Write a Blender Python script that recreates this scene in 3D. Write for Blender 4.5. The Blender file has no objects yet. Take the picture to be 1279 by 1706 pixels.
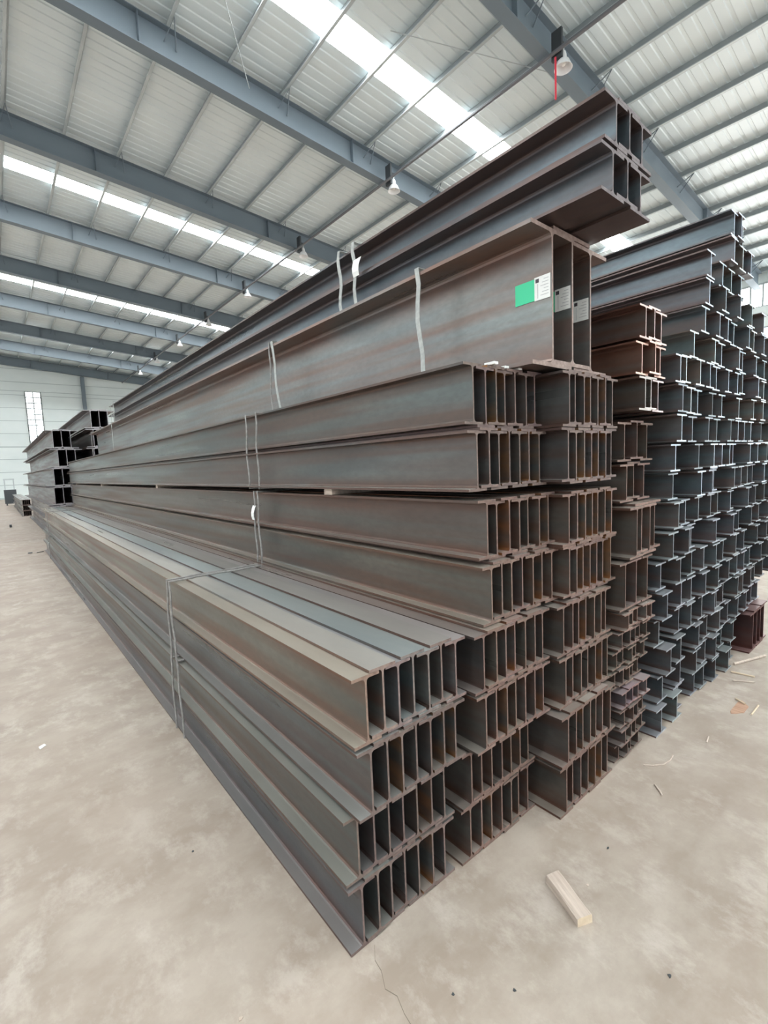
import bpy, bmesh, math, random
from mathutils import Vector, Matrix

random.seed(7)
S = bpy.context.scene
COL = S.collection

# ------------------------------------------------------------------ camera
CAM_H = 1.65
F_PX, YAW, PITCH, ROLL = 786.0, 0.687429, 0.0995093, 0.042519
fw = Vector((math.sin(YAW)*math.cos(PITCH), math.cos(YAW)*math.cos(PITCH), -math.sin(PITCH)))
rt = Vector((math.cos(YAW), -math.sin(YAW), 0))
dn = fw.cross(rt)
r2 = rt*math.cos(ROLL) + dn*math.sin(ROLL)
d2 = dn*math.cos(ROLL) - rt*math.sin(ROLL)
cd = bpy.data.cameras.new('camera')
cam = bpy.data.objects.new('camera', cd); COL.objects.link(cam)
cam.matrix_world = Matrix(((r2.x, -d2.x, -fw.x, 0), (r2.y, -d2.y, -fw.y, 0), (r2.z, -d2.z, -fw.z, CAM_H), (0, 0, 0, 1)))
cd.sensor_fit = 'VERTICAL'; cd.sensor_height = 36.0; cd.sensor_width = 27.0
cd.lens = F_PX/1706*36
cd.clip_start = 0.05; cd.clip_end = 300
S.camera = cam

# ------------------------------------------------------------------ world, exposure, daylight
w = bpy.data.worlds.new('sky'); S.world = w; w.use_nodes = True
w.node_tree.nodes['Background'].inputs[0].default_value = (0.80, 0.90, 1.0, 1)
w.node_tree.nodes['Background'].inputs[1].default_value = 1.6
S.view_settings.view_transform = 'Standard'
S.view_settings.look = 'None'
S.view_settings.gamma = 1.0
S.view_settings.exposure = -0.17
S.view_settings.use_curve_mapping = False

SKYLIGHT_E = 27.0
WINDOW_E = 7.0

def area(name, loc, target, sx, sy, power, col):
    l = bpy.data.lights.new(name, 'AREA'); l.shape = 'RECTANGLE'; l.size = sx; l.size_y = sy
    l.energy = power; l.color = col
    o = bpy.data.objects.new(name, l); COL.objects.link(o); o.location = loc
    o.rotation_euler = (Vector(target)-Vector(loc)).to_track_quat('-Z', 'Y').to_euler()
    return o
# lamps at unseen openings; rear and left added as fill, right follows floor shadow
area('fill_rear_opening', (6, -13.6, 3.6), (6, 0, 3.0), 22, 6.5, 350, (1.0, 0.97, 0.92))
area('daylight_right_doors', (29.4, -2, 4.0), (0, -2, 3.0), 22, 7.0, 2300, (1.0, 0.96, 0.90))
area('fill_left_openings', (-24.4, 16, 4.0), (0, 16, 4.0), 44, 7.0, 350, (0.93, 0.97, 1.0))

# ------------------------------------------------------------------ node helpers
def mat(name):
    m = bpy.data.materials.new(name); m.use_nodes = True
    return m, m.node_tree, m.node_tree.nodes['Principled BSDF']
def node(nt, typ, **kw):
    n = nt.nodes.new(typ)
    for k, v in kw.items(): setattr(n, k, v)
    return n
def noise(nt, vec, scale, detail=4, rough=0.55):
    n = node(nt, 'ShaderNodeTexNoise'); n.inputs['Scale'].default_value = scale
    n.inputs['Detail'].default_value = detail; n.inputs['Roughness'].default_value = rough
    if vec: nt.links.new(vec, n.inputs['Vector'])
    return n.outputs['Fac']
def mapping(nt, vec, scale, loc=(0, 0, 0)):
    n = node(nt, 'ShaderNodeMapping'); n.inputs['Scale'].default_value = scale; n.inputs['Location'].default_value = loc
    nt.links.new(vec, n.inputs['Vector']); return n.outputs['Vector']
def ramp(nt, fac, a, b, lo=0.0, hi=1.0):
    n = node(nt, 'ShaderNodeMapRange'); n.clamp = True
    for k, v in (('From Min', a), ('From Max', b), ('To Min', lo), ('To Max', hi)): n.inputs[k].default_value = v
    nt.links.new(fac, n.inputs['Value']); return n.outputs['Result']
def mix(nt, fac, a, b, blend='MIX'):
    n = node(nt, 'ShaderNodeMix', data_type='RGBA', blend_type=blend)
    for i, v in ((0, fac), (6, a), (7, b)):
        if isinstance(v, (int, float)): n.inputs[i].default_value = v
        elif isinstance(v, tuple): n.inputs[i].default_value = (*v, 1)
        else: nt.links.new(v, n.inputs[i])
    return n.outputs[2]
def math_(nt, op, a, b=None):
    n = node(nt, 'ShaderNodeMath', operation=op)
    for i, v in enumerate((a, b)):
        if v is None: continue
        if isinstance(v, (int, float)): n.inputs[i].default_value = v
        else: nt.links.new(v, n.inputs[i])
    return n.outputs[0]
def simple(name, col, rough=0.6, metal=0.0, emit=0.0):
    m, nt, b = mat(name)
    b.inputs['Base Color'].default_value = (*col, 1); b.inputs['Roughness'].default_value = rough
    b.inputs['Metallic'].default_value = metal
    if emit:
        b.inputs['Emission Color'].default_value = (0.93, 0.98, 1.0, 1); b.inputs['Emission Strength'].default_value = emit
    return m

# ------------------------------------------------------------------ materials
def steel_material(name, rust_amount, RUSTCOL=(0.115, 0.066, 0.052)):
    """mill-scale steel: blue-grey scale, long rolling streaks, brown bands along the web roots"""
    m, nt, b = mat(name)
    tc = node(nt, 'ShaderNodeTexCoord'); oi = node(nt, 'ShaderNodeObjectInfo')
    off = node(nt, 'ShaderNodeVectorMath', operation='MULTIPLY_ADD')
    cmb = node(nt, 'ShaderNodeCombineXYZ')
    for i in range(3): nt.links.new(oi.outputs['Random'], cmb.inputs[i])
    nt.links.new(cmb.outputs[0], off.inputs[0]); off.inputs[1].default_value = (31, 47, 19)
    nt.links.new(tc.outputs['Object'], off.inputs[2])
    v = off.outputs[0]
    streak = noise(nt, mapping(nt, v, (7, 0.30, 9)), 1.0, 2.5)
    patch = noise(nt, mapping(nt, v, (2.5, 0.9, 3.5)), 1.0, 4)
    fine = noise(nt, mapping(nt, v, (45, 20, 45)), 1.0, 2)
    sep = node(nt, 'ShaderNodeSeparateXYZ'); nt.links.new(tc.outputs['Generated'], sep.inputs[0])
    band = math_(nt, 'ABSOLUTE', math_(nt, 'SUBTRACT', sep.outputs[2], 0.5))
    band = ramp(nt, band, 0.20, 0.42)
    red = math_(nt, 'MULTIPLY', band, ramp(nt, patch, 0.30, 0.52))
    red2 = math_(nt, 'MULTIPLY', ramp(nt, streak, 0.44, 0.64), 0.8)
    rust = math_(nt, 'MULTIPLY', math_(nt, 'MAXIMUM', red, red2), rust_amount)
    base = mix(nt, ramp(nt, patch, 0.3, 0.7), (0.078, 0.084, 0.087), (0.140, 0.145, 0.142))
    base = mix(nt, rust, base, RUSTCOL)
    base = mix(nt, ramp(nt, fine, 0.35, 0.75, 0.0, 0.30), base, (0.06, 0.057, 0.056))
    geo = node(nt, 'ShaderNodeNewGeometry'); sn = node(nt, 'ShaderNodeSeparateXYZ'); nt.links.new(geo.outputs['True Normal'], sn.inputs[0])
    dust_and_reflection = math_(nt, 'MULTIPLY', ramp(nt, sn.outputs[2], 0.80, 0.97), ramp(nt, patch, 0.25, 0.7, 0.45, 0.75))   # upward faces paled for the bright roof's reflection, with some settled dust
    base = mix(nt, dust_and_reflection, base, (0.34, 0.34, 0.325))
    base = mix(nt, 1.0, base, oi.outputs['Color'], 'MULTIPLY')
    nt.links.new(base, b.inputs['Base Color'])
    nt.links.new(math_(nt, 'SUBTRACT', 0.55, math_(nt, 'MULTIPLY', dust_and_reflection, 0.3)), b.inputs['Metallic'])
    nt.links.new(ramp(nt, streak, 0.3, 0.75, 0.26, 0.46), b.inputs['Roughness'])
    bp = node(nt, 'ShaderNodeBump'); bp.inputs['Strength'].default_value = 0.12; bp.inputs['Distance'].default_value = 0.002
    nt.links.new(fine, bp.inputs['Height']); nt.links.new(bp.outputs[0], b.inputs['Normal'])
    return m
def cut_material(name, a, c):
    m, nt, b = mat(name)
    tc = node(nt, 'ShaderNodeTexCoord'); oi = node(nt, 'ShaderNodeObjectInfo')
    n = noise(nt, mapping(nt, tc.outputs['Object'], (40, 40, 40)), 1.0, 4)
    col = mix(nt, ramp(nt, n, 0.3, 0.7), a, c)
    col = mix(nt, 1.0, col, oi.outputs['Color'], 'MULTIPLY')
    nt.links.new(col, b.inputs['Base Color'])
    b.inputs['Roughness'].default_value = 0.7; b.inputs['Metallic'].default_value = 0.1
    return m
STEEL = steel_material('mill_scale_steel', 1.0)
BROWN = steel_material('browned_mill_scale_steel', 0.95)
ORANGE = steel_material('orange_rusted_steel', 1.0, (0.26, 0.12, 0.05))
CUT = cut_material('sawn_steel_end_brown', (0.12, 0.082, 0.073), (0.22, 0.160, 0.140))
CUT_GREY = cut_material('sawn_steel_end_grey', (0.24, 0.23, 0.23), (0.36, 0.345, 0.335))
CUT_LIT = cut_material('sawn_steel_end_lit', (0.50, 0.51, 0.53), (0.72, 0.72, 0.73))  # window light on upper beam ends painted in as a paler copy

def floor_material():
    m, nt, b = mat('dusty_concrete')
    tc = node(nt, 'ShaderNodeTexCoord'); v = tc.outputs['Object']
    big = noise(nt, mapping(nt, v, (1, 1, 1)), 0.55, 4, 0.6)
    mid = noise(nt, mapping(nt, v, (1, 1.3, 1), (4, 2, 0)), 2.6, 7, 0.66)
    brush = noise(nt, mapping(nt, v, (1.5, 1.0, 1), (9, 2, 0)), 4.0, 8, 0.72)
    fine = noise(nt, v, 60, 3, 0.6)
    c = mix(nt, ramp(nt, mid, 0.38, 0.62), (0.312, 0.250, 0.203), (0.42, 0.358, 0.302))
    c = mix(nt, ramp(nt, brush, 0.50, 0.64, 0, 0.6), c, (0.52, 0.458, 0.40))
    c = mix(nt, ramp(nt, big, 0.42, 0.66, 0, 0.5), c, (0.315, 0.238, 0.190))
    c = mix(nt, ramp(nt, fine, 0.5, 0.8, 0, 0.18), c, (0.30, 0.27, 0.22))
    nt.links.new(c, b.inputs['Base Color'])
    nt.links.new(ramp(nt, mid, 0.3, 0.7, 0.55, 0.8), b.inputs['Roughness'])
    bp = node(nt, 'ShaderNodeBump'); bp.inputs['Strength'].default_value = 0.15; bp.inputs['Distance'].default_value = 0.004
    nt.links.new(mid, bp.inputs['Height']); nt.links.new(bp.outputs[0], b.inputs['Normal'])
    return m
FLOOR = floor_material()

def sheet_material(name, a, c, rough):
    m, nt, b = mat(name)
    tc = node(nt, 'ShaderNodeTexCoord'); v = tc.outputs['Object']
    n = noise(nt, mapping(nt, v, (0.5, 1.2, 1)), 1.0, 3)
    nt.links.new(mix(nt, ramp(nt, n, 0.3, 0.7), a, c), b.inputs['Base Color'])
    b.inputs['Roughness'].default_value = rough
    b.inputs['Specular IOR Level'].default_value = 0.6
    return m
ROOF = sheet_material('white_roof_sheet', (0.67, 0.745, 0.765), (0.73, 0.80, 0.81), 0.36)
WALL = sheet_material('white_wall_panel', (0.66, 0.72, 0.71), (0.72, 0.77, 0.76), 0.5)
SEAM = simple('panel_seam', (0.34, 0.39, 0.40), 0.6)  # shadow of the recessed gaps put into the colour
RAFTER = sheet_material('blue_grey_painted_steel', (0.13, 0.165, 0.195), (0.155, 0.19, 0.22), 0.5)
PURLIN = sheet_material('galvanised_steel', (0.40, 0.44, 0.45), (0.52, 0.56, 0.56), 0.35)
PURLIN_SHADED = sheet_material('galvanised_web_shaded', (0.27, 0.30, 0.31), (0.33, 0.36, 0.365), 0.5)  # shaded copy of the purlin metal, the unlit look put into colour
SKYL = simple('translucent_skylight_sheet', (0.9, 0.95, 0.95), 0.5, 0, SKYLIGHT_E)
WINP = simple('bright_window_pane', (0.9, 0.95, 0.97), 0.4, 0, WINDOW_E)
DARK = simple('dark_steel', (0.05, 0.055, 0.06), 0.6, 0.2)
CONDUIT = simple('grey_conduit', (0.16, 0.16, 0.17), 0.5, 0.3)
LAMPW = simple('white_enamel', (0.80, 0.80, 0.80), 0.3)
LAMPI = simple('lamp_inside', (0.85, 0.83, 0.80), 0.35)
WIRE = cut_material('annealed_wire', (0.22, 0.21, 0.20), (0.36, 0.34, 0.33))
STRAP = cut_material('steel_strap', (0.34, 0.35, 0.34), (0.46, 0.47, 0.45))
PAPER = simple('white_paper', (0.80, 0.80, 0.78), 0.7)
GREEN = simple('green_sticker', (0.045, 0.58, 0.30), 0.5)
INK = simple('grey_ink', (0.45, 0.45, 0.46), 0.6)
INKD = simple('dark_ink', (0.06, 0.05, 0.06), 0.6)
RED = simple('red_cord', (0.70, 0.03, 0.06), 0.5)
def wood_material(name, a, c):
    m, nt, b = mat(name)
    tc = node(nt, 'ShaderNodeTexCoord')
    n = noise(nt, mapping(nt, tc.outputs['Object'], (60, 5, 60)), 1.0, 5)
    nt.links.new(mix(nt, ramp(nt, n, 0.3, 0.7), a, c), b.inputs['Base Color']); b.inputs['Roughness'].default_value = 0.8
    return m
WOOD = wood_material('weathered_wood', (0.42, 0.33, 0.27), (0.64, 0.54, 0.46))
WOODEND = wood_material('sawn_wood_end', (0.60, 0.47, 0.33), (0.70, 0.57, 0.42))
RUSTM = wood_material('rusty_dust', (0.36, 0.20, 0.13), (0.50, 0.32, 0.22))

# ------------------------------------------------------------------ mesh helpers
def link(name, me, parent=None, loc=(0, 0, 0)):
    o = bpy.data.objects.new(name, me); COL.objects.link(o); o.location = loc
    if parent: o.parent = parent
    return o
def tag(o, label, cat, group=None):
    o['kind'] = 'thing'
    o['label'] = label; o['category'] = cat
    if group: o['group'] = group
    return o
def struct(o): o['kind'] = 'structure'; return o
def done(bm, name, mats):
    bmesh.ops.recalc_face_normals(bm, faces=bm.faces)
    me = bpy.data.meshes.new(name); bm.to_mesh(me); bm.free()
    for m in (mats if isinstance(mats, (list, tuple)) else [mats]): me.materials.append(m)
    return me
def box(bm, x0, x1, y0, y1, z0, z1, mi=0):
    vs = [bm.verts.new((x, y, z)) for x in (x0, x1) for y in (y0, y1) for z in (z0, z1)]
    for f in ((0, 1, 3, 2), (4, 6, 7, 5), (0, 4, 5, 1), (2, 3, 7, 6), (0, 2, 6, 4), (1, 5, 7, 3)):
        bm.faces.new([vs[i] for i in f]).material_index = mi
    return vs
def tube(bm, pts, r, n=6, closed=False, mi=0, sx=1.0, sy=1.0, ref=Vector((0, 1, 0))):
    """round or flat bar swept along pts; ref gives the wide axis of a flat bar"""
    pts = [Vector(p) for p in pts]; rings = []; N = len(pts)
    for i, p in enumerate(pts):
        if closed: t = pts[(i+1) % N]-pts[i-1]
        else: t = pts[min(i+1, N-1)]-pts[max(i-1, 0)]
        t.normalize()
        u = ref - t*ref.dot(t)
        if u.length < 1e-4: u = Vector((1, 0, 0)) - t*t.x
        u.normalize(); v = t.cross(u)
        rings.append([bm.verts.new(p + u*math.cos(a)*r*sx + v*math.sin(a)*r*sy) for a in [2*math.pi*k/n + math.pi/n for k in range(n)]])
    for i in range(N if closed else N-1):
        a, b_ = rings[i], rings[(i+1) % N]
        for k in range(n):
            bm.faces.new((a[k], a[(k+1) % n], b_[(k+1) % n], b_[k])).material_index = mi
    if not closed:
        bm.faces.new(rings[0]).material_index = mi; bm.faces.new(rings[-1]).material_index = mi
def lathe(bm, prof, n=20, c=(0, 0, 0), mi=0):
    rings = []
    for r, z in prof:
        rings.append([bm.verts.new((c[0]+r*math.cos(2*math.pi*k/n), c[1]+r*math.sin(2*math.pi*k/n), c[2]+z)) for k in range(n)])
    for a, b_ in zip(rings, rings[1:]):
        for k in range(n): bm.faces.new((a[k], a[(k+1) % n], b_[(k+1) % n], b_[k])).material_index = mi

def h_profile(h, b, tw, tf, r):
    """closed outline of a rolled H section with root fillets, centred on x, base at z = 0"""
    q = []
    hb, ht = b/2, tw/2
    def fil(cx, cz, a0, a1):
        return [(cx+r*math.cos(math.radians(a0+(a1-a0)*k/3)), cz+r*math.sin(math.radians(a0+(a1-a0)*k/3))) for k in range(4)]
    q += [(-hb, 0), (hb, 0), (hb, tf)]
    q += fil(ht+r, tf+r, 270, 180)
    q += fil(ht+r, h-tf-r, 180, 90)
    q += [(hb, h-tf), (hb, h), (-hb, h), (-hb, h-tf)]
    q += fil(-ht-r, h-tf-r, 90, 0)
    q += fil(-ht-r, tf+r, 0, -90)
    q += [(-hb, tf)]
    return q
_beam = {}
def beam_mesh(h, b, tw, tf, L, m=None, cut=None):
    m = m or STEEL; cut = cut or CUT
    key = (h, b, tw, tf, L, m.name, cut.name)
    if key in _beam: return _beam[key]
    bm = bmesh.new(); q = h_profile(h, b, tw, tf, tf*1.15)
    a = [bm.verts.new((x, 0, z)) for x, z in q]; c = [bm.verts.new((x, L, z)) for x, z in q]
    n = len(q)
    for i in range(n): bm.faces.new((a[i], a[(i+1) % n], c[(i+1) % n], c[i]))
    e = [bm.faces.new(a), bm.faces.new(c[::-1])]
    for f in e: f.material_index = 1; f.normal_update()
    bmesh.ops.triangulate(bm, faces=e)
    _beam[key] = done(bm, 'h_beam', [m, cut]); return _beam[key]

ORD = ['first', 'second', 'third', 'fourth', 'fifth', 'sixth', 'seventh', 'eighth', 'ninth', 'tenth', 'eleventh', 'twelfth', 'thirteenth', 'fourteenth', 'fifteenth', 'sixteenth', 'seventeenth', 'eighteenth', 'nineteenth', 'twentieth']
def place(i, n):
    return 'leftmost' if i == 0 else 'rightmost' if i == n-1 else ORD[i] + ' from left'
def level(k, n):
    return 'bottom row' if k == 0 else 'top row' if k == n-1 else ORD[k] + ' row up'
def put(name, me, x, y, z, label, group, col, tilt=0.0):
    o = link(name, me, None, (x, y, z)); o.color = (*col, 1); o.rotation_euler.y = tilt
    return tag(o, label, 'steel beam', group)
def jit(c, s=0.10):
    k = 1+random.uniform(-s, s)
    return tuple(min(1.8, v*k*(1+random.uniform(-0.03, 0.03))) for v in c)

# ------------------------------------------------------------------ floor, walls, roof
SL = 0.08338
X_RIDGE, X_L, X_R = -3.0, -25.0, 30.0
Y_B, Y_F = -14.0, 54.2
def rz(x, z0): return z0 - SL*x if x >= X_RIDGE else z0 - SL*X_RIDGE + SL*(x - X_RIDGE)

bm = bmesh.new(); box(bm, X_L-0.3, X_R+0.3, Y_B-0.3, Y_F+0.3, -0.25, 0.0)
struct(link('floor', done(bm, 'floor', FLOOR)))
# apron outside the doors
def strip_sheet(y0, y1):
    """corrugated roof sheet between two skylight strips, both slopes"""
    bm = bmesh.new(); p = 0.30; ys = []
    y = y0
    while y < y1 - 1e-6:
        for dy, up in ((0, 0), (0.19, 0), (0.21, 1), (0.28, 1)):
            if y+dy < y1: ys.append((y+dy, up))
        y += p
    ys.append((y1, 0))
    prev = None
    for y, up in ys:
        dz = 0.024*up
        row = [bm.verts.new((x, y, rz(x, 12.90)+dz)) for x in (X_R+0.4, X_RIDGE, X_L-0.4)]
        if prev:
            for k in range(2): bm.faces.new((prev[k], prev[k+1], row[k+1], row[k]))
        prev = row
    return bm
SKY = [(-13.4, -12.6), (-2.0, -1.2), (9.75, 10.60), (21.42, 22.2), (33.35, 34.2), (45.1, 45.9)]
y = Y_B - 0.3; seg = []
for a, b_ in SKY: seg.append((y, a)); y = b_
seg.append((y, Y_F + 0.3))
bm = bmesh.new()
for a, b_ in seg:
    t = strip_sheet(a, b_); me = bpy.data.meshes.new('t'); t.to_mesh(me); t.free(); bm.from_mesh(me); bpy.data.meshes.remove(me)
me = done(bm, 'ceiling', ROOF); c = struct(link('ceiling', me))
sm = c.modifiers.new('thickness', 'SOLIDIFY'); sm.thickness = 0.05; sm.offset = 1
for i, (a, b_) in enumerate(SKY):
    bm = bmesh.new()
    for xs in ((X_R+0.4, X_RIDGE), (X_RIDGE, X_L-0.4)):
        v = []
        for dz in (0.012, 0.03):
            v += [bm.verts.new((x, yy, rz(x, 12.90)+dz)) for x, yy in ((xs[0], a-0.03), (xs[1], a-0.03), (xs[1], b_+0.03), (xs[0], b_+0.03))]
        bm.faces.new(v[:4]); bm.faces.new(v[4:])
        for k in range(4): bm.faces.new((v[k], v[(k+1) % 4], v[4+(k+1) % 4], v[4+k]))
    struct(link('window_%d' % (i+1), done(bm, 'skylight', SKYL)))

def panel_wall(name, along, fixed, a0, a1, ztop, holes, side):
    """horizontally panelled wall; along 'x' or 'y'; holes = (a0,a1,z0,z1)"""
    bm = bmesh.new(); zs = sorted({0.0, *[round(0.08+1.15*k, 3) for k in range(12)], *[h[2] for h in holes], *[h[3] for h in holes]})
    zs = [z for z in zs if z < 12.2] + [99]
    cuts = sorted({a0, a1, *[h[0] for h in holes], *[h[1] for h in holes]} | ({X_RIDGE} if along == 'x' and a0 < X_RIDGE < a1 else set()))
    T = 0.12*side
    for p, q in zip(cuts, cuts[1:]):
        for z0, z1 in zip(zs, zs[1:]):
            if any(h[0] <= (p+q)/2 <= h[1] and h[2] <= (z0+min(z1, 12.5))/2 <= h[3] for h in holes): continue
            za, zb = (min(z1, ztop(p)), min(z1, ztop(q)))
            if za <= z0+0.01 and zb <= z0+0.01: continue
            za = max(za, z0+0.001); zb = max(zb, z0+0.001)
            g = 0.04
            for off0, off1, zz, ea, eb, mi in ((0.0, T, z0+g, za, zb, 0), (T*0.25, T, z0, z0+g, z0+g, 1)):
                pts = [(p, zz), (q, zz), (q, eb), (p, ea)]
                vv = []
                for off in (off0, off1):
                    for s, zc in pts:
                        vv.append(bm.verts.new((s, fixed+off, zc) if along == 'x' else (fixed+off, s, zc)))
                ff = [bm.faces.new(vv[:4]), bm.faces.new(vv[4:][::-1])]
                for k in range(4): ff.append(bm.faces.new((vv[k], vv[4+k], vv[4+(k+1) % 4], vv[(k+1) % 4])))
                for f in ff: f.material_index = mi
    return struct(link(name, done(bm, name, [WALL, SEAM])))
gable = lambda x: rz(x, 12.88)
FW = (2.98, 4.13, 4.6, 9.64)
panel_wall('wall_far', 'x', Y_F, X_L, X_R, gable, [FW, (13.5, 14.7, 4.6, 9.64)], 1)
panel_wall('wall_near', 'x', Y_B, X_L, X_R, gable, [(-6, 18, 0.0, 7.0)], -1)
panel_wall('wall_right', 'y', X_R, Y_B, Y_F, lambda s: rz(X_R, 12.88), [(-13, 9, 0.0, 7.6), (-12, 52, 8.62, 9.72)], 1)
panel_wall('wall_left', 'y', X_L, Y_B, Y_F, lambda s: rz(X_L, 12.88), [(-8, 40, 0.0, 7.6)], -1)

def window(n, x0, x1, z0, z1, nx, nz):
    bm = bmesh.new(); box(bm, x0, x1, Y_F+0.06, Y_F+0.08, z0, z1)
    o = struct(link('window_%d' % n, done(bm, 'pane', WINP)))
    bm = bmesh.new(); t = 0.05
    for k in range(nx+1):
        x = x0+(x1-x0)*k/nx; box(bm, x-t, x+t, Y_F+0.0, Y_F+0.05, z0, z1)
    for k in range(nz+1):
        z = z0+(z1-z0)*k/nz; box(bm, x0, x1, Y_F+0.005, Y_F+0.045, z-t, z+t)
    link('window_frame', done(bm, 'window_frame', PURLIN), o)
window(7, *FW, 2, 10)
window(8, 13.5, 14.7, 4.6, 9.64, 2, 10)
bm = bmesh.new(); box(bm, X_R+0.06, X_R+0.08, -12, 52, 8.62, 9.72)
o = struct(link('window_9', done(bm, 'pane', WINP)))
bm = bmesh.new(); y = -12
while y <= 52: box(bm, X_R, X_R+0.05, y-0.04, y+0.04, 8.62, 9.72); y += 0.5
for z in (8.62, 9.72): box(bm, X_R+0.005, X_R+0.045, -12, 52, z-0.05, z+0.05)
link('window_frame', done(bm, 'window_frame', PURLIN), o)

# rafters: blue-grey tapered plate girders following the roof slope
RY = [6.69, 12.73, 18.65, 24.40, 30.20, 36.00, 42.00, 47.65, 53.75]
def sloped_box(bm, x0, x1, ya, yb, zb0, zt0, mi=0):
    vs = [bm.verts.new((x, y, rz(x, z))) for x in (x0, x1) for y in (ya, yb) for z in (zb0, zt0)]
    for f in ((0, 1, 3, 2), (4, 6, 7, 5), (0, 4, 5, 1), (2, 3, 7, 6), (0, 2, 6, 4), (1, 5, 7, 3)):
        bm.faces.new([vs[i] for i in f]).material_index = mi
PX = [1.31+1.503*k for k in range(-2, 20)]
for i, y in enumerate(RY):
    bm = bmesh.new()
    sloped_box(bm, X_RIDGE, X_R-0.1, y-0.15, y+0.15, 11.94, 11.956)
    sloped_box(bm, X_RIDGE, X_R-0.1, y-0.15, y+0.15, 12.664, 12.68)
    sloped_box(bm, X_RIDGE, X_R-0.1, y-0.006, y+0.006, 11.956, 12.664)
    for x in (3.6, 9.7, 15.8, 21.9):       # stiffener plates
        sloped_box(bm, x, x+0.012, y-0.14, y+0.14, 11.956, 12.664)
    o = link('roof_rafter', done(bm, 'roof_rafter', RAFTER))
    lab = ['nearest grey steel roof rafter, above the right hand stacks', 'second nearest grey roof rafter, crossing the top left corner', 'third nearest grey roof rafter, starting at the left edge',
           'fourth nearest grey roof rafter, just beyond the second skylight strip', 'fifth nearest grey steel roof rafter', 'sixth nearest grey steel roof rafter', 'third grey roof rafter from the far end wall',
           'second grey roof rafter from the far end wall', 'grey steel rafter lying against the far end wall'][i]
    tag(o, lab, 'roof rafter', 'grey roof rafters')
    bm = bmesh.new()
    if i < 8:
        for k, x in enumerate(PX):
            if k % 2 or x < 0: continue
            bb = bmesh.new()
            for s in (-1,):
                tube(bb, [(x+0.16, y-0.02, rz(x, 12.30)), (x+0.01, y-0.48, rz(x, 12.69)), (x-0.12, y-0.02, rz(x, 12.40))], 0.020, 4)
            p = link('fly_brace', done(bb, 'fly_brace', RAFTER), o)
    bm.free()
# purlins
for k, x in enumerate(PX):
    bm = bmesh.new(); z1 = rz(x, 12.895); z0 = z1-0.205
    box(bm, x-0.004, x, Y_B, Y_F, z0, z1, 1)  # web takes the shaded copy of the metal
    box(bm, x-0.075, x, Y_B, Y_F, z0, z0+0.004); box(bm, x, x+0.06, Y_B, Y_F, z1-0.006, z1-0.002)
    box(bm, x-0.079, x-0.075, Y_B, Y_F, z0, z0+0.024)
    o = link('roof_purlin', done(bm, 'roof_purlin', [PURLIN, PURLIN_SHADED]))
    tag(o, 'galvanised roof purlin running to the far wall, ' + ('leftmost' if k == 0 else ORD[k] + ' from left' if k < 20 else 'second from right' if k == 20 else 'rightmost'), 'purlin', 'galvanised roof purlins')

# columns of the far wall
for k, x in enumerate((1.2, 7.53, 13.0, 19.0)):
    bm = bmesh.new(); zt = rz(x, 11.9)
    box(bm, x-0.15, x+0.15, Y_F-0.40, Y_F-0.385, 0, zt); box(bm, x-0.15, x+0.15, Y_F-0.10, Y_F-0.085, 0, zt); box(bm, x-0.005, x+0.005, Y_F-0.385, Y_F-0.10, 0, zt)
    if k == 1:
        tag(link('wall_column', done(bm, 'wall_column', RAFTER)), 'grey steel column standing against the far white wall', 'column')
    else:
        bm.free()
# conduit with high bay lamps
CX = 10.93
def cz(x=CX): return rz(x, 11.865)
bm = bmesh.new(); tube(bm, [(CX, 0.0, cz()), (CX, 53.9, cz())], 0.045, 6)
tag(link('cable_conduit', done(bm, 'cable_conduit', CONDUIT)), 'long dark conduit carrying the hanging lamps below the roof', 'conduit')
for k, y in enumerate(RY[:-1]):
    z = cz()+0.22; LX = CX+0.22
    e = bpy.data.objects.new('high_bay_lamp', None); COL.objects.link(e); e.location = (LX, y-0.38, z-0.42)
    tag(e, ['large white high bay lamp nearest the top of the stacks', 'white high bay lamp beside the second roof rafter', 'white high bay lamp, third nearest of the row', 'white high bay lamp, fourth nearest of the row',
            'white high bay lamp, fifth nearest of the row', 'white high bay lamp, third from the far wall', 'white high bay lamp, second from the far wall', 'white high bay lamp closest to the far wall'][k], 'lamp', 'high bay lamps')
    bm = bmesh.new(); lathe(bm, [(0.0, 0.26), (0.05, 0.26), (0.07, 0.20), (0.075, 0.12), (0.13, 0.06), (0.20, -0.10), (0.205, -0.10), (0.19, -0.095), (0.12, 0.05), (0.0, 0.07)], 24)
    link('lamp_shade', done(bm, 'lamp_shade', LAMPW), e)
    bm = bmesh.new(); lathe(bm, [(0.0, -0.05), (0.04, -0.03), (0.05, 0.0), (0.03, 0.05), (0.0, 0.06)], 12)
    link('bulb', done(bm, 'bulb', LAMPI), e)
    bm = bmesh.new(); tube(bm, [(0, 0, 0.25), (0.02, 0, 0.34), (0, 0, 0.40)], 0.014, 6)
    link('hook', done(bm, 'hook', LAMPW), e)
    bm = bmesh.new()
    box(bm, -0.172, 0.05, -0.03, 0.03, 0.40, 0.45); box(bm, -0.170, -0.10, -0.05, 0.20, 0.08, 0.70)
    link('bracket', done(bm, 'bracket', DARK), e)
bm = bmesh.new(); tube(bm, [(CX+0.02, RY[0]-0.30, cz()-0.10), (CX+0.02, RY[0]-0.30, cz()-1.0)], 0.022, 6)
tag(link('red_cord', done(bm, 'red_cord', RED)), 'red cord hanging below the nearest lamp bracket', 'cord')
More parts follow.
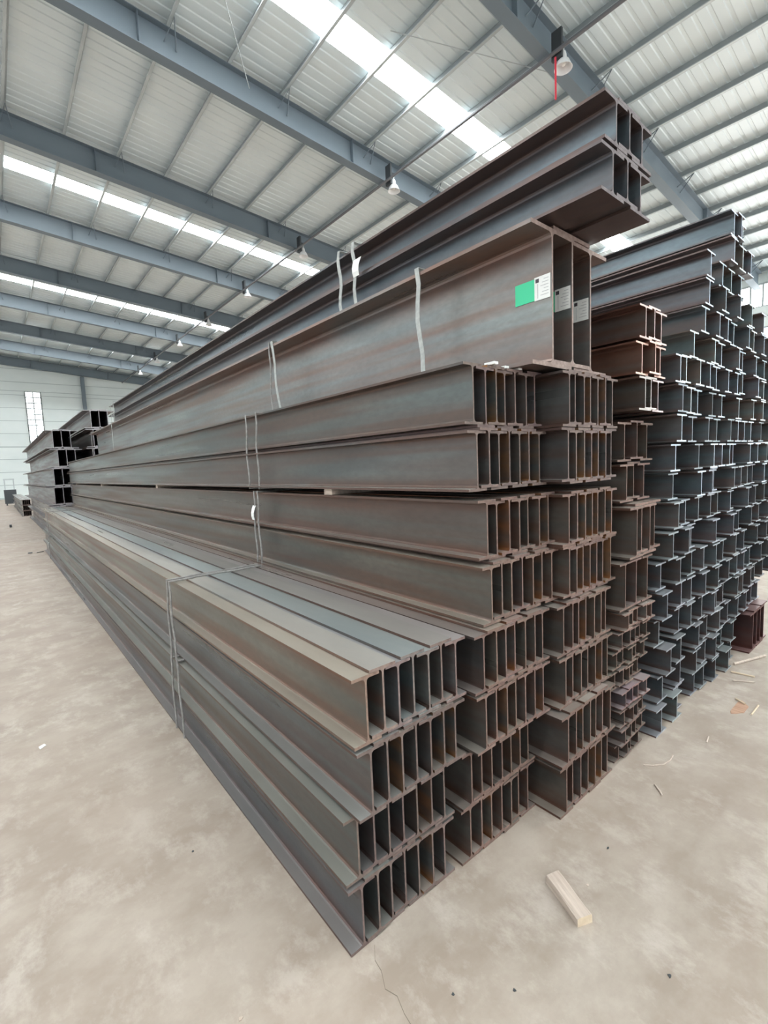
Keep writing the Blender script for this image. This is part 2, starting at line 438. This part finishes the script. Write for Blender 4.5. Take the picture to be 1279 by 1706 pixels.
# diagonal rods of the roof bracing
for p, q, lab in (((6.2, 12.4, rz(6.2, 12.2)), (2.2, 7.0, rz(2.2, 12.2)), 'thin pale brace rod below the roof in the near bay'),
                  ((8.3, 9.1, rz(8.3, 12.6)), (11.6, 6.9, rz(11.6, 12.1)), 'thin dark brace rod above the nearest skylight')):
    bm = bmesh.new(); tube(bm, [p, q], 0.012, 5)
    tag(link('brace_rod', done(bm, 'brace_rod', PURLIN)), lab, 'brace rod')

# ------------------------------------------------------------------ the beams
BLUE = (0.86, 1.02, 1.10); GREY = (1.0, 1.0, 1.0); WARM = (1.12, 1.0, 0.92); DK = (0.66, 0.74, 0.80)
LB = 12.3
def bundle_row(name, x_first, x_last, n, y, z, h, b, tw, tf, L, labelf, group, col, first_up=0, mt=None, cut=None, yj=0.008, tj=0.0, rusty=0.0, cols=None):
    out = []
    for i in range(n):
        x = x_first+(x_last-x_first)*i/(n-1)
        mm = ORANGE if (i > 1 and random.random() < rusty) else mt
        up = tf+0.001 if (i+first_up) % 2 else 0.0
        me = beam_mesh(h, b, tw, tf, L, mm, cut)
        cc = cols[i % len(cols)] if cols else col
        out.append(put(name, me, x, y+random.uniform(-yj, yj), z+up, labelf(i, n), group, jit(cc), random.uniform(-tj, tj)))
    return out
T = 0.2475
H1, B1, TW, TF = 0.2350, 0.112, 0.0076, 0.0105
# floor stacks: three columns, four rows each, seven interlocked beams per row
stacks = {
    'front left floor stack': [(0.833, 1.238, 1.221), (0.833, 1.244, 1.222), (0.864, 1.279, 1.176), (0.862, 1.292, 1.184)],
    'second floor stack': [(1.385, 1.780, 1.203), (1.382, 1.782, 1.197), (1.416, 1.817, 1.140), (1.412, 1.818, 1.136)],
    'third floor stack': [(1.905, 2.300, 1.078), (1.905, 2.296, 1.067), (1.950, 2.338, 1.102), (1.940, 2.344, 1.102)]}
TOPC = [(1.30, 1.26, 1.10), (1.55, 1.50, 1.50), (1.35, 1.45, 1.5), (1.2, 1.4, 1.4), (1.2, 1.35, 1.4), (1.2, 1.2, 1.2), (1.2, 1.2, 1.2)]  # reflected roof light on the top flanges put into these tints
for ci, (nm, rows) in enumerate(stacks.items()):
    for k, (xa, xb, yy) in enumerate(rows):
        if xb - xa < 0.402: xb = xa+0.402
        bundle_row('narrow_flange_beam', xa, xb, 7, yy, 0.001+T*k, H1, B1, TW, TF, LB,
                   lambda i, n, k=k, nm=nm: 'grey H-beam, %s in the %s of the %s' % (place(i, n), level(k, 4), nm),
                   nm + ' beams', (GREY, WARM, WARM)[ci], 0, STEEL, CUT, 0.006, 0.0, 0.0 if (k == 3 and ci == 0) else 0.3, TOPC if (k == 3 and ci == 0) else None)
# second level stacks resting on the floor stacks
L2Z = [0.993, 1.244, 1.530, 1.783]; H2 = 0.2385
lv = {'left raised stack': [(1.493, 1.935, 1.165), (1.505, 1.947, 1.190), (1.472, 1.893, 1.200), (1.488, 1.905, 1.225)],
      'right raised stack': [(2.010, 2.412, 1.118), (2.010, 2.412, 1.115), (1.974, 2.380, 1.10), (1.976, 2.382, 1.10)]}
for nm, rows in lv.items():
    for k, (xa, xb, yy) in enumerate(rows):
        bundle_row('narrow_flange_beam', xa, xb, 7, yy, L2Z[k], H2, B1, TW, TF, 12.75,
                   lambda i, n, k=k, nm=nm: '%s H-beam, %s in the %s of the %s' % ('rusty brown' if k < 2 else 'grey', place(i, n), level(k, 4), nm),
                   nm + ' beams', WARM if k < 2 else GREY, (1 if k in (1, 3) else 0) ^ (1 if nm[0] == 'r' else 0), BROWN, CUT, 0.006, 0.0, 0.45)
for j, yy in enumerate((2.2, 5.8, 9.4, 12.6)):
    bm = bmesh.new(); box(bm, 1.44, 2.44, yy, yy+0.08, 1.4965, 1.528)
    tag(link('spacer_batten', done(bm, 'spacer_batten', WOOD)), ['nearest', 'second', 'third', 'farthest'][j] + ' thin wooden batten between the raised rows', 'wooden batten', 'battens between raised rows')
# three tall brown beams
TZ = 2.040
tall = []
for i, (x, u) in enumerate(((1.912, 0), (2.085, 0.018), (2.258, 0))):
    o = put('tall_steel_beam', beam_mesh(0.570, 0.31, 0.011, 0.017, 11.3, BROWN, CUT), x, (1.135, 1.14, 1.145)[i], TZ+u,
            ['tall brown H-beam with a green sticker square, leftmost of three', 'tall brown H-beam, middle of the three with stickers', 'tall brown H-beam, rightmost of the three with stickers'][i],
            'tall stickered beams', (1.75, 1.80, 1.78))
    tall.append(o)
# stickers on the webs
for i, o in enumerate(tall):
    xo = -0.0075; base = 0.30 - (0.018 if i == 1 else 0)
    def flat(y0, y1, z0, z1, m, nm, lab=None, d=0.0012, off=0.0, mats=None):
        bm = bmesh.new(); box(bm, xo-d-off, xo-off+0.0004, y0, y1, z0, z1)
        p = link(nm, done(bm, nm, m), o)
        if lab: p['label'] = lab
        return p
    y1 = 0.006; yw = y1+0.076; yg = yw+0.098; base = (0.342, 0.326, 0.306)[i] - (0.018 if i == 1 else 0)
    flat(yw, yg, base-0.045, base+0.045, GREEN, 'green_sticker', 'plain green square sticker')
    w_ = flat(y1, yw, base-0.048, base+0.050, PAPER, 'paper_label', 'white printed paper label')
    bm = bmesh.new()
    for q in range(6):
        z = base+0.034-0.013*q; box(bm, xo-0.0022, xo-0.0011, y1+0.008, y1+0.030+0.008*((q*7) % 3), z, z+0.0022)
    box(bm, xo-0.0022, xo-0.0011, y1+0.058, y1+0.061, base-0.040, base+0.020)
    link('printed_lines', done(bm, 'printed_lines', INK), w_)
    bm = bmesh.new(); box(bm, xo-0.0022, xo-0.0011, y1+0.054, y1+0.070, base+0.026, base+0.042)
    link('printed_block', done(bm, 'printed_block', INKD), w_)
# six beams on the very top
UZ = 2.634
top_rows = [((1.929, 0), (2.084, 0.0125), (2.178, 0)), ((1.955, 0), (2.070, 0.0125), (2.182, 0))]
top_rows = [((1.929, 0), (2.055, 0.0125), (2.174, 0)), ((1.955, 0), (2.070, 0.0125), (2.184, 0))]
for k, row in enumerate(top_rows):
    for i, (x, u) in enumerate(row):
        put('wide_flange_beam', beam_mesh(0.172, 0.186, 0.0085, 0.012, 9.6, STEEL, CUT), x, 0.89, UZ+u+0.187*k,
            'blue-grey H-beam, %s of three in the %s row topping the main stack' % (('leftmost', 'middle', 'rightmost')[i], ('lower', 'upper')[k]), 'topmost overhanging beams', (0.9, 1.05, 1.2))

# small brown beams beside the third floor stack
S1 = [  # z, h, b, tf, y, webs, tint
    (0.001, 0.088, 0.10, 0.007, 1.085, (2.475, 2.545, 2.615, 2.69), WARM), (0.1035, 0.088, 0.10, 0.007, 1.07, (2.475, 2.55, 2.62, 2.70), WARM),
    (0.206, 0.088, 0.10, 0.007, 1.06, (2.475, 2.55, 2.625, 2.70), WARM), (0.3085, 0.088, 0.10, 0.007, 1.05, (2.48, 2.555, 2.63, 2.705), (1.5, 1.25, 1.35)),
    (0.415, 0.090, 0.10, 0.007, 1.09, (2.43, 2.50, 2.57, 2.64, 2.71), WARM), (0.521, 0.090, 0.10, 0.007, 1.085, (2.45, 2.52, 2.59, 2.66, 2.73), WARM),
    (0.627, 0.090, 0.10, 0.007, 1.08, (2.475, 2.545, 2.615, 2.685, 2.755), WARM), (0.733, 0.090, 0.10, 0.007, 1.06, (2.49, 2.56, 2.63, 2.70, 2.77), (1.5, 1.3, 1.2)),
    (0.842, 0.250, 0.13, 0.010, 1.06, (2.478, 2.612, 2.745), WARM),
    (1.106, 0.270, 0.165, 0.012, 1.06, (2.57, 2.662, 2.754, 2.846), (1.25, 1.12, 1.0)),
    (1.398, 0.200, 0.16, 0.010, 1.12, (2.59, 2.71, 2.83), WARM), (1.614, 0.205, 0.16, 0.010, 1.12, (2.585, 2.715, 2.83), WARM),
    (1.876, 0.170, 0.15, 0.009, 1.06, (2.655, 2.76, 2.86), WARM), (2.060, 0.165, 0.15, 0.009, 1.06, (2.655, 2.77, 2.87), (1.55, 1.05, 0.85)), (2.238, 0.165, 0.15, 0.009, 1.06, (2.655, 2.77, 2.87), (1.35, 1.05, 0.92)),
]
for k, (z, h, b, tf, yy, xs, tint) in enumerate(S1):
    n = len(xs)
    for i, x in enumerate(xs):
        nr = (i and x-xs[i-1] < b) or (i+1 < n and xs[i+1]-x < b)
        up = tf+0.001 if (nr and i % 2) else 0.0
        put('narrow_flange_beam', beam_mesh(h, b, 0.006, tf, 12.0, BROWN, CUT if k < 12 else CUT_LIT), x, yy+random.uniform(-0.012, 0.012), z+up,
            '%s H-beam, %s in the %s of the mixed stack' % ('small brown' if k < 8 else 'brown', place(i, n), 'bottom row' if k == 0 else 'top row' if k == len(S1)-1 else ORD[k]+' row up'),
            'brown mixed stack beams', jit(tint, 0.12))
for j, yy in enumerate((1.6, 6.0, 11.0)):
    bm = bmesh.new(); box(bm, 2.52, 2.92, yy, yy+0.1, 1.8325, 1.874)
    tag(link('spacer_batten', done(bm, 'spacer_batten', WOOD)), ['nearest', 'middle', 'farthest'][j] + ' wooden batten inside the brown mixed stack', 'wooden batten', 'battens in the brown mixed stack')

# the large blue-grey stack on the right: nineteen rows of mixed wide flange beams
S2 = [
    [2.90, 3.14, 3.24, 3.57, 3.70, 3.90, 4.14, 4.37],
    [2.97, 3.27, 3.52, 3.76, 3.86, 4.14, 4.33],
    [3.00, 3.23, 3.55, 3.79, 3.99, 4.23, 4.43, 4.65, 4.89, 5.07],
    [2.95, 3.27, 3.39, 3.65, 3.82, 3.92, 4.12, 4.40, 4.49, 4.79, 4.99],
    [2.95, 3.27, 3.43, 3.63, 3.87, 3.98, 4.17, 4.41, 4.57, 4.82],
    [2.94, 3.17, 3.44, 3.64, 3.80, 4.00, 4.33, 4.57, 4.94],
    [3.03, 3.27, 3.45, 3.78, 4.17, 4.46, 4.82, 5.09],
    [3.12, 3.32, 3.55, 3.79, 3.91, 4.16, 4.26, 4.57, 4.85],
    [3.13, 3.46, 3.67, 3.79, 4.18, 4.39, 4.64, 4.84],
    [3.08, 3.45, 3.69, 3.93, 4.12, 4.28, 4.58, 4.82],
    [3.11, 3.39, 3.64, 3.89, 4.08, 4.33, 4.52, 4.71, 4.96],
    [3.12, 3.32, 3.50, 3.80, 4.00, 4.42, 4.71, 4.96],
    [3.13, 3.25, 3.41, 3.61, 3.81, 4.04, 4.28, 4.38, 4.72, 5.05],
    [3.39, 3.76, 3.95, 4.24, 4.44, 4.76],
    [3.56, 3.80, 4.00, 4.20, 4.43, 4.63, 4.87],
    [3.59, 3.87, 4.17, 4.52, 4.89],
    [3.61, 3.90, 4.10, 4.31],
    [3.99, 4.23, 4.40],
    [4.00, 4.12, 4.28]]
rx = random.Random(11)
for k, xs in enumerate(S2):
    if 3 <= k <= 14:
        while xs[-1] < 5.55: xs.append(round(xs[-1]+rx.choice((0.22, 0.26, 0.31)), 2))
    n = len(xs); z = 0.001+0.171*k; prev_up = 0
    for i, x in enumerate(xs):
        tight = i and x-xs[i-1] < 0.152
        up = (0 if prev_up else 0.0095) if tight else 0.0
        prev_up = 1 if up else 0
        d = i and x-xs[i-1] < 0.09
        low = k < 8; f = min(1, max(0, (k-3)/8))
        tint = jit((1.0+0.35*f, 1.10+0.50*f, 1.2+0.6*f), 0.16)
        pale = random.random() < (k-7)/6  # painted window light on the ends, likelier in higher rows
        put('wide_flange_beam', beam_mesh(0.158, 0.150, 0.0065, 0.0088, 12.0 if k < 16 else 11.0, STEEL, CUT_LIT if pale else CUT_GREY), x,
            (1.06 if k < 16 else 1.05)+random.uniform(-0.035, 0.02), z+up,
            '%s H-beam, %s in the %s of the right hand stack' % ('dark grey' if low else 'blue-grey', place(i, n), 'bottom row' if k == 0 else 'top row' if k == 18 else ORD[k]+' row up'),
            'right hand stack beams', tint)
for i, x in enumerate((4.68, 4.79, 4.90, 5.01)):
    put('narrow_flange_beam', beam_mesh(0.318, 0.19, 0.009, 0.011, 12.0, BROWN, CUT), x, 1.0, 0.001+(0.012 if i % 2 else 0),
        'dark maroon H-beam on the floor, %s of four at the far right' % (('leftmost', 'second from left', 'third from left', 'rightmost')[i]), 'maroon floor beams', (0.7, 0.42, 0.42))

# stacks beyond the main stack
for k in range(6):
    z = 0.002+0.485*k
    for i in range(3):
        xo = (1.12, 1.10, 1.04, 1.07, 1.20, 1.13)[k]+0.15
        put('tall_steel_beam', beam_mesh(0.462, 0.33, 0.012, 0.018, 11.6, STEEL, CUT_GREY), xo+0.19*i, 14.75, z+(0.019 if i % 2 else 0),
            'tall grey H-beam, %s in the %s of the lower distant stack' % (('leftmost', 'middle', 'rightmost')[i], level(k, 6)), 'distant tall beams', (1.1, 1.08, 1.15))
for k in range(7):
    z = 0.002+0.485*k
    for i in range(3):
        put('tall_steel_beam', beam_mesh(0.462, 0.33, 0.012, 0.018, 11.6, STEEL, CUT_GREY), 2.10+0.19*i+(0.02 if k % 2 else 0), 14.3, z+(0.019 if i % 2 else 0),
            'tall grey H-beam, %s in the %s of the distant higher stack' % (('leftmost', 'middle', 'rightmost')[i], level(k, 7)), 'distant higher beams', (1.1, 1.08, 1.15))
for k in range(3):
    for i in range(5):
        put('narrow_flange_beam', beam_mesh(0.24, 0.125, 0.007, 0.009, 11.8, STEEL, CUT), 0.95+0.072*i, 27.2, 0.002+0.252*k+(0.01 if i % 2 else 0),
            'grey H-beam, %s in the %s of the farthest low stack' % (place(i, 5), level(k, 3)), 'farthest low stack beams', GREY)

# ------------------------------------------------------------------ wires, straps and tags
def loop_pts(x0, x1, z0, z1, y, skew=0.0, seg=7, rr=0.012):
    pts = []
    cor = [(x0, z0), (x0, z1), (x1, z1), (x1, z0)]
    for a in range(4):
        p, q = cor[a], cor[(a+1) % 4]
        for s in range(seg):
            t = s/seg
            x = p[0]+(q[0]-p[0])*t; z = p[1]+(q[1]-p[1])*t
            pts.append((x, y+skew*(z-z0)+0.012*math.sin(9*t+a*2+y*5)*(1 if 0 < t < 1 else 0), z))
    return pts
def wire(x0, x1, z0, z1, y, lab, skew=0.0, r=0.0068, flat=False, grp='binding wires', m=None):
    bm = bmesh.new(); e = 0.005
    if flat: tube(bm, loop_pts(x0-e, x1+e, z0-0.004, z1+0.003, y, skew), 0.02, 4, True, sx=1.0, sy=0.12)
    else: tube(bm, loop_pts(x0-e, x1+e, z0-0.003, z1+0.004, y, skew), r, 6, True)
    return tag(link('steel_band' if flat else 'binding_wire', done(bm, 'binding_wire', m or (STRAP if flat else WIRE))), lab, 'steel band' if flat else 'binding wire', grp)
wire(0.774, 1.365, 2*T, 4*T+0.001, 3.02, 'nearer wire loop around the two upper rows of the front left stack', 0.03)
wire(0.774, 1.365, 2*T, 4*T+0.001, 3.12, 'farther wire loop around the two upper rows of the front left stack', -0.06)
wire(0.774, 1.320, 0.004, 2*T, 3.00, 'nearer wire loop around the two lower rows of the front left stack', 0.02)
wire(0.774, 1.320, 0.004, 2*T, 3.16, 'farther wire loop around the two lower rows of the front left stack', -0.04)
wire(0.774, 1.365, 2*T, 4*T+0.001, 11.6, 'distant wire loop around upper rows of the front left stack')
wire(0.774, 1.320, 0.004, 2*T, 11.9, 'distant wire loop around lower rows of the front left stack')
wire(1.428, 1.972, L2Z[2]-0.004, 2.036, 3.09, 'nearer wire loop around the two upper rows of the left raised stack', -0.04)
wire(1.428, 1.972, L2Z[2]-0.004, 2.036, 3.25, 'farther wire loop around the two upper rows of the left raised stack', -0.02)
wire(1.428, 2.008, L2Z[0], L2Z[1]+0.25, 3.13, 'nearer wire loop around the two lower rows of the left raised stack', 0.0)
wire(1.428, 2.008, L2Z[0], L2Z[1]+0.25, 3.20, 'farther wire loop around the two lower rows of the left raised stack', -0.03)
wire(1.757, 2.413, TZ, TZ+0.588, 1.775, 'flat steel band around the tall brown beams, nearest the stickers', 0.03, flat=True, grp='bands on the tall beams')
wire(1.757, 2.413, TZ, TZ+0.588, 3.33, 'flat steel band around the tall brown beams, middle one', 0.14, flat=True, grp='bands on the tall beams')
wire(1.757, 2.413, TZ, TZ+0.588, 3.46, 'thin wire loop around the tall brown beams', 0.0, grp='bands on the tall beams')
wire(1.757, 2.413, TZ, TZ+0.588, 9.8, 'distant flat band around the tall brown beams', 0.03, flat=True, grp='bands on the tall beams')
wire(1.757, 2.413, TZ, TZ+0.588, 12.1, 'farthest wire around the tall brown beams', 0.03, grp='bands on the tall beams')
wire(1.833, 2.278, UZ, UZ+0.372, 2.41, 'nearer flat band around the topmost beams, carrying a white tag', 0.02, flat=True, grp='bands on the topmost beams')
wire(1.833, 2.278, UZ, UZ+0.372, 2.57, 'farther flat band around the topmost beams', 0.0, flat=True, grp='bands on the topmost beams')
wire(1.833, 2.278, UZ, UZ+0.372, 9.9, 'distant band around the topmost beams, nearer of two', 0.0, flat=True, grp='bands on the topmost beams')
wire(1.833, 2.278, UZ, UZ+0.372, 10.15, 'distant band around the topmost beams, farther of two', 0.0, flat=True, grp='bands on the topmost beams')
def paper_tag(x, y, z, wy, wz, lab, bend=0.02):
    bm = bmesh.new(); n = 5; rows = []
    for i in range(n):
        t = i/(n-1)
        rows.append([bm.verts.new((x-bend*math.sin(t*2.4), y+wy*(s-0.5)*(1-0.25*t), z-wz*t)) for s in (0, 0.5, 1)])
    for a, b_ in zip(rows, rows[1:]):
        for k in range(2): bm.faces.new((a[k], a[k+1], b_[k+1], b_[k]))
    o = link('paper_tag', done(bm, 'paper_tag', PAPER)); md = o.modifiers.new('t', 'SOLIDIFY'); md.thickness = 0.0015
    return tag(o, lab, 'tag', 'white tags on the wires')
paper_tag(1.822, 2.37, 2.895, 0.075, 0.105, 'white paper tag hanging on the band around the topmost beams')
paper_tag(1.4215, 3.185, 1.40, 0.05, 0.10, 'small white tag on the wires of the left raised stack')
paper_tag(0.766, 11.85, 0.36, 0.06, 0.10, 'small pale tag on the distant wire near the floor')

# ------------------------------------------------------------------ things lying about
def lump(name, pts, z, th, m, lab, cat, group=None, rot=0):
    bm = bmesh.new(); a = [bm.verts.new((x, y, z)) for x, y in pts]; c = [bm.verts.new((x*0.97+0.03*pts[0][0], y*0.97+0.03*pts[0][1], z+th)) for x, y in pts]
    n = len(pts); bm.faces.new(a[::-1]); bm.faces.new(c)
    for i in range(n): bm.faces.new((a[i], a[(i+1) % n], c[(i+1) % n], c[i]))
    return tag(link(name, done(bm, name, m)), lab, cat, group)
# wooden block
bm = bmesh.new()
L_, W_, Hh = 0.190, 0.060, 0.034
prof = [(-W_/2, 0), (W_/2, 0), (W_/2, Hh*0.92), (W_/2-0.006, Hh), (-W_/2+0.004, Hh), (-W_/2, Hh*0.9)]
ny = 7; rows = []
for j in range(ny):
    t = j/(ny-1); rows.append([bm.verts.new((x+0.0015*math.sin(5*t+i*2), -L_/2+L_*t+(0.006*(x/W_) if j == ny-1 else 0), z+(0.0012*math.sin(7*t+i) if z > 0.01 else 0))) for i, (x, z) in enumerate(prof)])
for a, b_ in zip(rows, rows[1:]):
    for k in range(6): bm.faces.new((a[k], a[(k+1) % 6], b_[(k+1) % 6], b_[k]))
bm.faces.new(rows[0]).material_index = 1; bm.faces.new(rows[-1]).material_index = 1
bmesh.ops.bevel(bm, geom=[e for e in bm.edges if len(e.link_faces) == 2 and e.calc_face_angle(0) > 0.9], offset=0.002, segments=2, affect='EDGES')
o = link('wooden_block', done(bm, 'wooden_block', [WOOD, WOODEND]), None, (1.500, 0.845, 0.0005)); o.rotation_euler.z = math.radians(-24)
tag(o, 'short block of pale wood lying alone on the concrete floor', 'wooden block')
BLOCK = o
def stick(pts, r, m, lab, cat='twig', name='dry_twig', grp='scraps on the floor', flat=1.0):
    bm = bmesh.new(); tube(bm, [(x, y, z+r*flat+0.0005) for x, y, z in pts], r, 6, sy=flat, ref=Vector((0, 0, 1)).cross(Vector((1, 0.2, 0))))
    return tag(link(name, done(bm, name, m)), lab, cat, grp)
stick([(2.52, 0.985, 0), (2.55, 0.95, 0), (2.60, 0.915, 0.0), (2.66, 0.905, 0.0), (2.70, 0.905, 0.012)], 0.0035, WOOD, 'thin bent strip on the floor beside the small brown beams')
stick([(2.40, 0.885, 0), (2.37, 0.85, 0), (2.345, 0.83, 0)], 0.004, WOOD, 'short splinter on the floor in front of the third stack', name='wood_splinter')
stick([(4.26, 1.02, 0), (4.60, 0.90, 0)], 0.010, WOOD, 'long pale lath on the floor under the right hand stack', 'lath', 'wooden_lath')
stick([(4.10, 1.00, 0), (4.12, 0.86, 0)], 0.006, WOODEND, 'short lath pointing at the maroon beams', 'lath', 'wooden_lath')
stick([(3.95, 0.95, 0), (4.02, 0.84, 0)], 0.005, WOOD, 'small splinter left of the pointing lath', 'splinter', 'wood_splinter')
stick([(3.62, 0.80, 0), (3.66, 0.86, 0)], 0.006, WOODEND, 'pale splinter standing in the rusty patch', 'splinter', 'wood_splinter')
stick([(3.50, 0.74, 0), (3.66, 0.74, 0)], 0.005, WOODEND, 'pale splinter lying below the rusty patch', 'splinter', 'wood_splinter')
stick([(2.98, 0.83, 0), (3.05, 0.84, 0)], 0.004, WOOD, 'dark splinter on the open floor to the right', 'splinter', 'wood_splinter')
pts = [(3.55+0.10*math.cos(a)*(1+0.3*math.sin(3*a)), 0.81+0.045*math.sin(a)*(1+0.3*math.cos(2*a))) for a in [k*math.pi/8 for k in range(16)]]
lump('rusty_patch', pts, 0.0004, 0.0025, RUSTM, 'patch of rust brown dust on the floor at the right', 'dust patch')
lump('dark_block', [(0.30, 21.3), (0.37, 21.3), (0.37, 21.5), (0.30, 21.5)], 0.0, 0.09, DARK, 'small dark block on the floor far on the left', 'block')
lump('dark_scrap', [(0.45, 13.22), (0.53, 13.20), (0.54, 13.34), (0.46, 13.36)], 0.0, 0.012, DARK, 'dark flat scrap on the floor beside the distant wire', 'scrap')
stick([(0.61, 13.15, 0), (0.74, 13.25, 0)], 0.007, DARK, 'thin dark scrap just left of the distant wire', 'scrap', 'thin_scrap')
lump('paper_scrap', [(0.065, 3.50), (0.10, 3.53), (0.09, 3.56), (0.06, 3.54)], 0.0005, 0.003, PAPER, 'tiny white scrap on the floor at left', 'scrap')
rs = random.Random(5)
for j, (x, y) in enumerate(((0.62, 0.72), (0.98, 0.62), (1.10, 0.80), (1.62, 0.83), (1.85, 0.86), (0.95, 0.92), (0.42, 1.30), (0.52, 2.05), (1.50, 0.50))):
    p = [(x+0.007*math.cos(a+j)*rs.uniform(0.5, 1.4), y+0.005*math.sin(a+j)*rs.uniform(0.5, 1.4)) for a in [q*math.pi/3 for q in range(6)]]
    lump('dirt_crumb', p, 0.0002, 0.0022, DARK if j % 3 else WOOD, ['dark crumb near the lower picture edge, left of the crack', 'crumb right of the floor crack', 'crumb halfway between floor crack and wooden block', 'crumb just beyond the wooden block',
         'crumb far beyond the wooden block', 'crumb close to the front left stack corner', 'dark crumb left of the front stack', 'dark crumb beside the front stack, farther away', 'crumb in front of the wooden block'][j], 'crumb', 'crumbs on the floor')
# little chips of wood lying on the raised stack
for j, (x, y, z) in enumerate(((1.60, 1.20, 2.0345), (1.72, 1.235, 2.0345), (1.80, 1.225, 2.0345))):
    bm = bmesh.new(); box(bm, x-0.012, x+0.014, y, y+0.05, z, z+0.010)
    tag(link('wood_chip', done(bm, 'wood_chip', PAPER)), ['pale chip on top of the left raised stack, leftmost', 'pale chip on top of the left raised stack, middle', 'pale chip on top of the left raised stack, rightmost'][j], 'chip', 'chips on the raised stack')
# crack in the slab in front of the first stack
cr = [(0.86, 1.20), (0.83, 1.16), (0.825, 1.12), (0.80, 1.07), (0.815, 1.03), (0.80, 0.98), (0.795, 0.94), (0.78, 0.88), (0.79, 0.80)]
bm = bmesh.new(); a = [bm.verts.new((x, y, 0.0006)) for x, y in cr]; c = [bm.verts.new((x+0.0022, y+0.0012, 0.0006)) for x, y in cr]
for k in range(len(cr)-1): bm.faces.new((a[k], a[k+1], c[k+1], c[k]))
struct(link('trim_1', done(bm, 'floor_crack', simple('crack', (0.16, 0.13, 0.10), 0.9))))
bm = bmesh.new(); jt = simple('joint', (0.22, 0.19, 0.15), 0.9)
for yy in (16.2, 27.9, 33.0): box(bm, X_L, 0.9, yy, yy+0.03, 0.0, 0.0008)
struct(link('trim_2', done(bm, 'floor_joints', jt)))
# far machinery
e = bpy.data.objects.new('machine_cabinet', None); COL.objects.link(e); e.location = (0.85, 40.2, 0)
tag(e, 'dark machine cabinet standing on the far floor at left', 'machine')
bm = bmesh.new(); box(bm, -0.35, 0.30, 0, 0.7, 0.12, 1.05); box(bm, -0.30, -0.22, 0.0, 0.1, 0, 0.12); box(bm, 0.2, 0.28, 0.0, 0.1, 0, 0.12)
link('body', done(bm, 'body', DARK), e)
bm = bmesh.new(); box(bm, -0.30, -0.24, 0.3, 0.36, 1.05, 1.7); box(bm, 0.18, 0.24, 0.3, 0.36, 1.05, 1.7); box(bm, -0.32, 0.26, 0.28, 0.38, 1.7, 1.78)
link('frame', done(bm, 'frame', PURLIN), e)
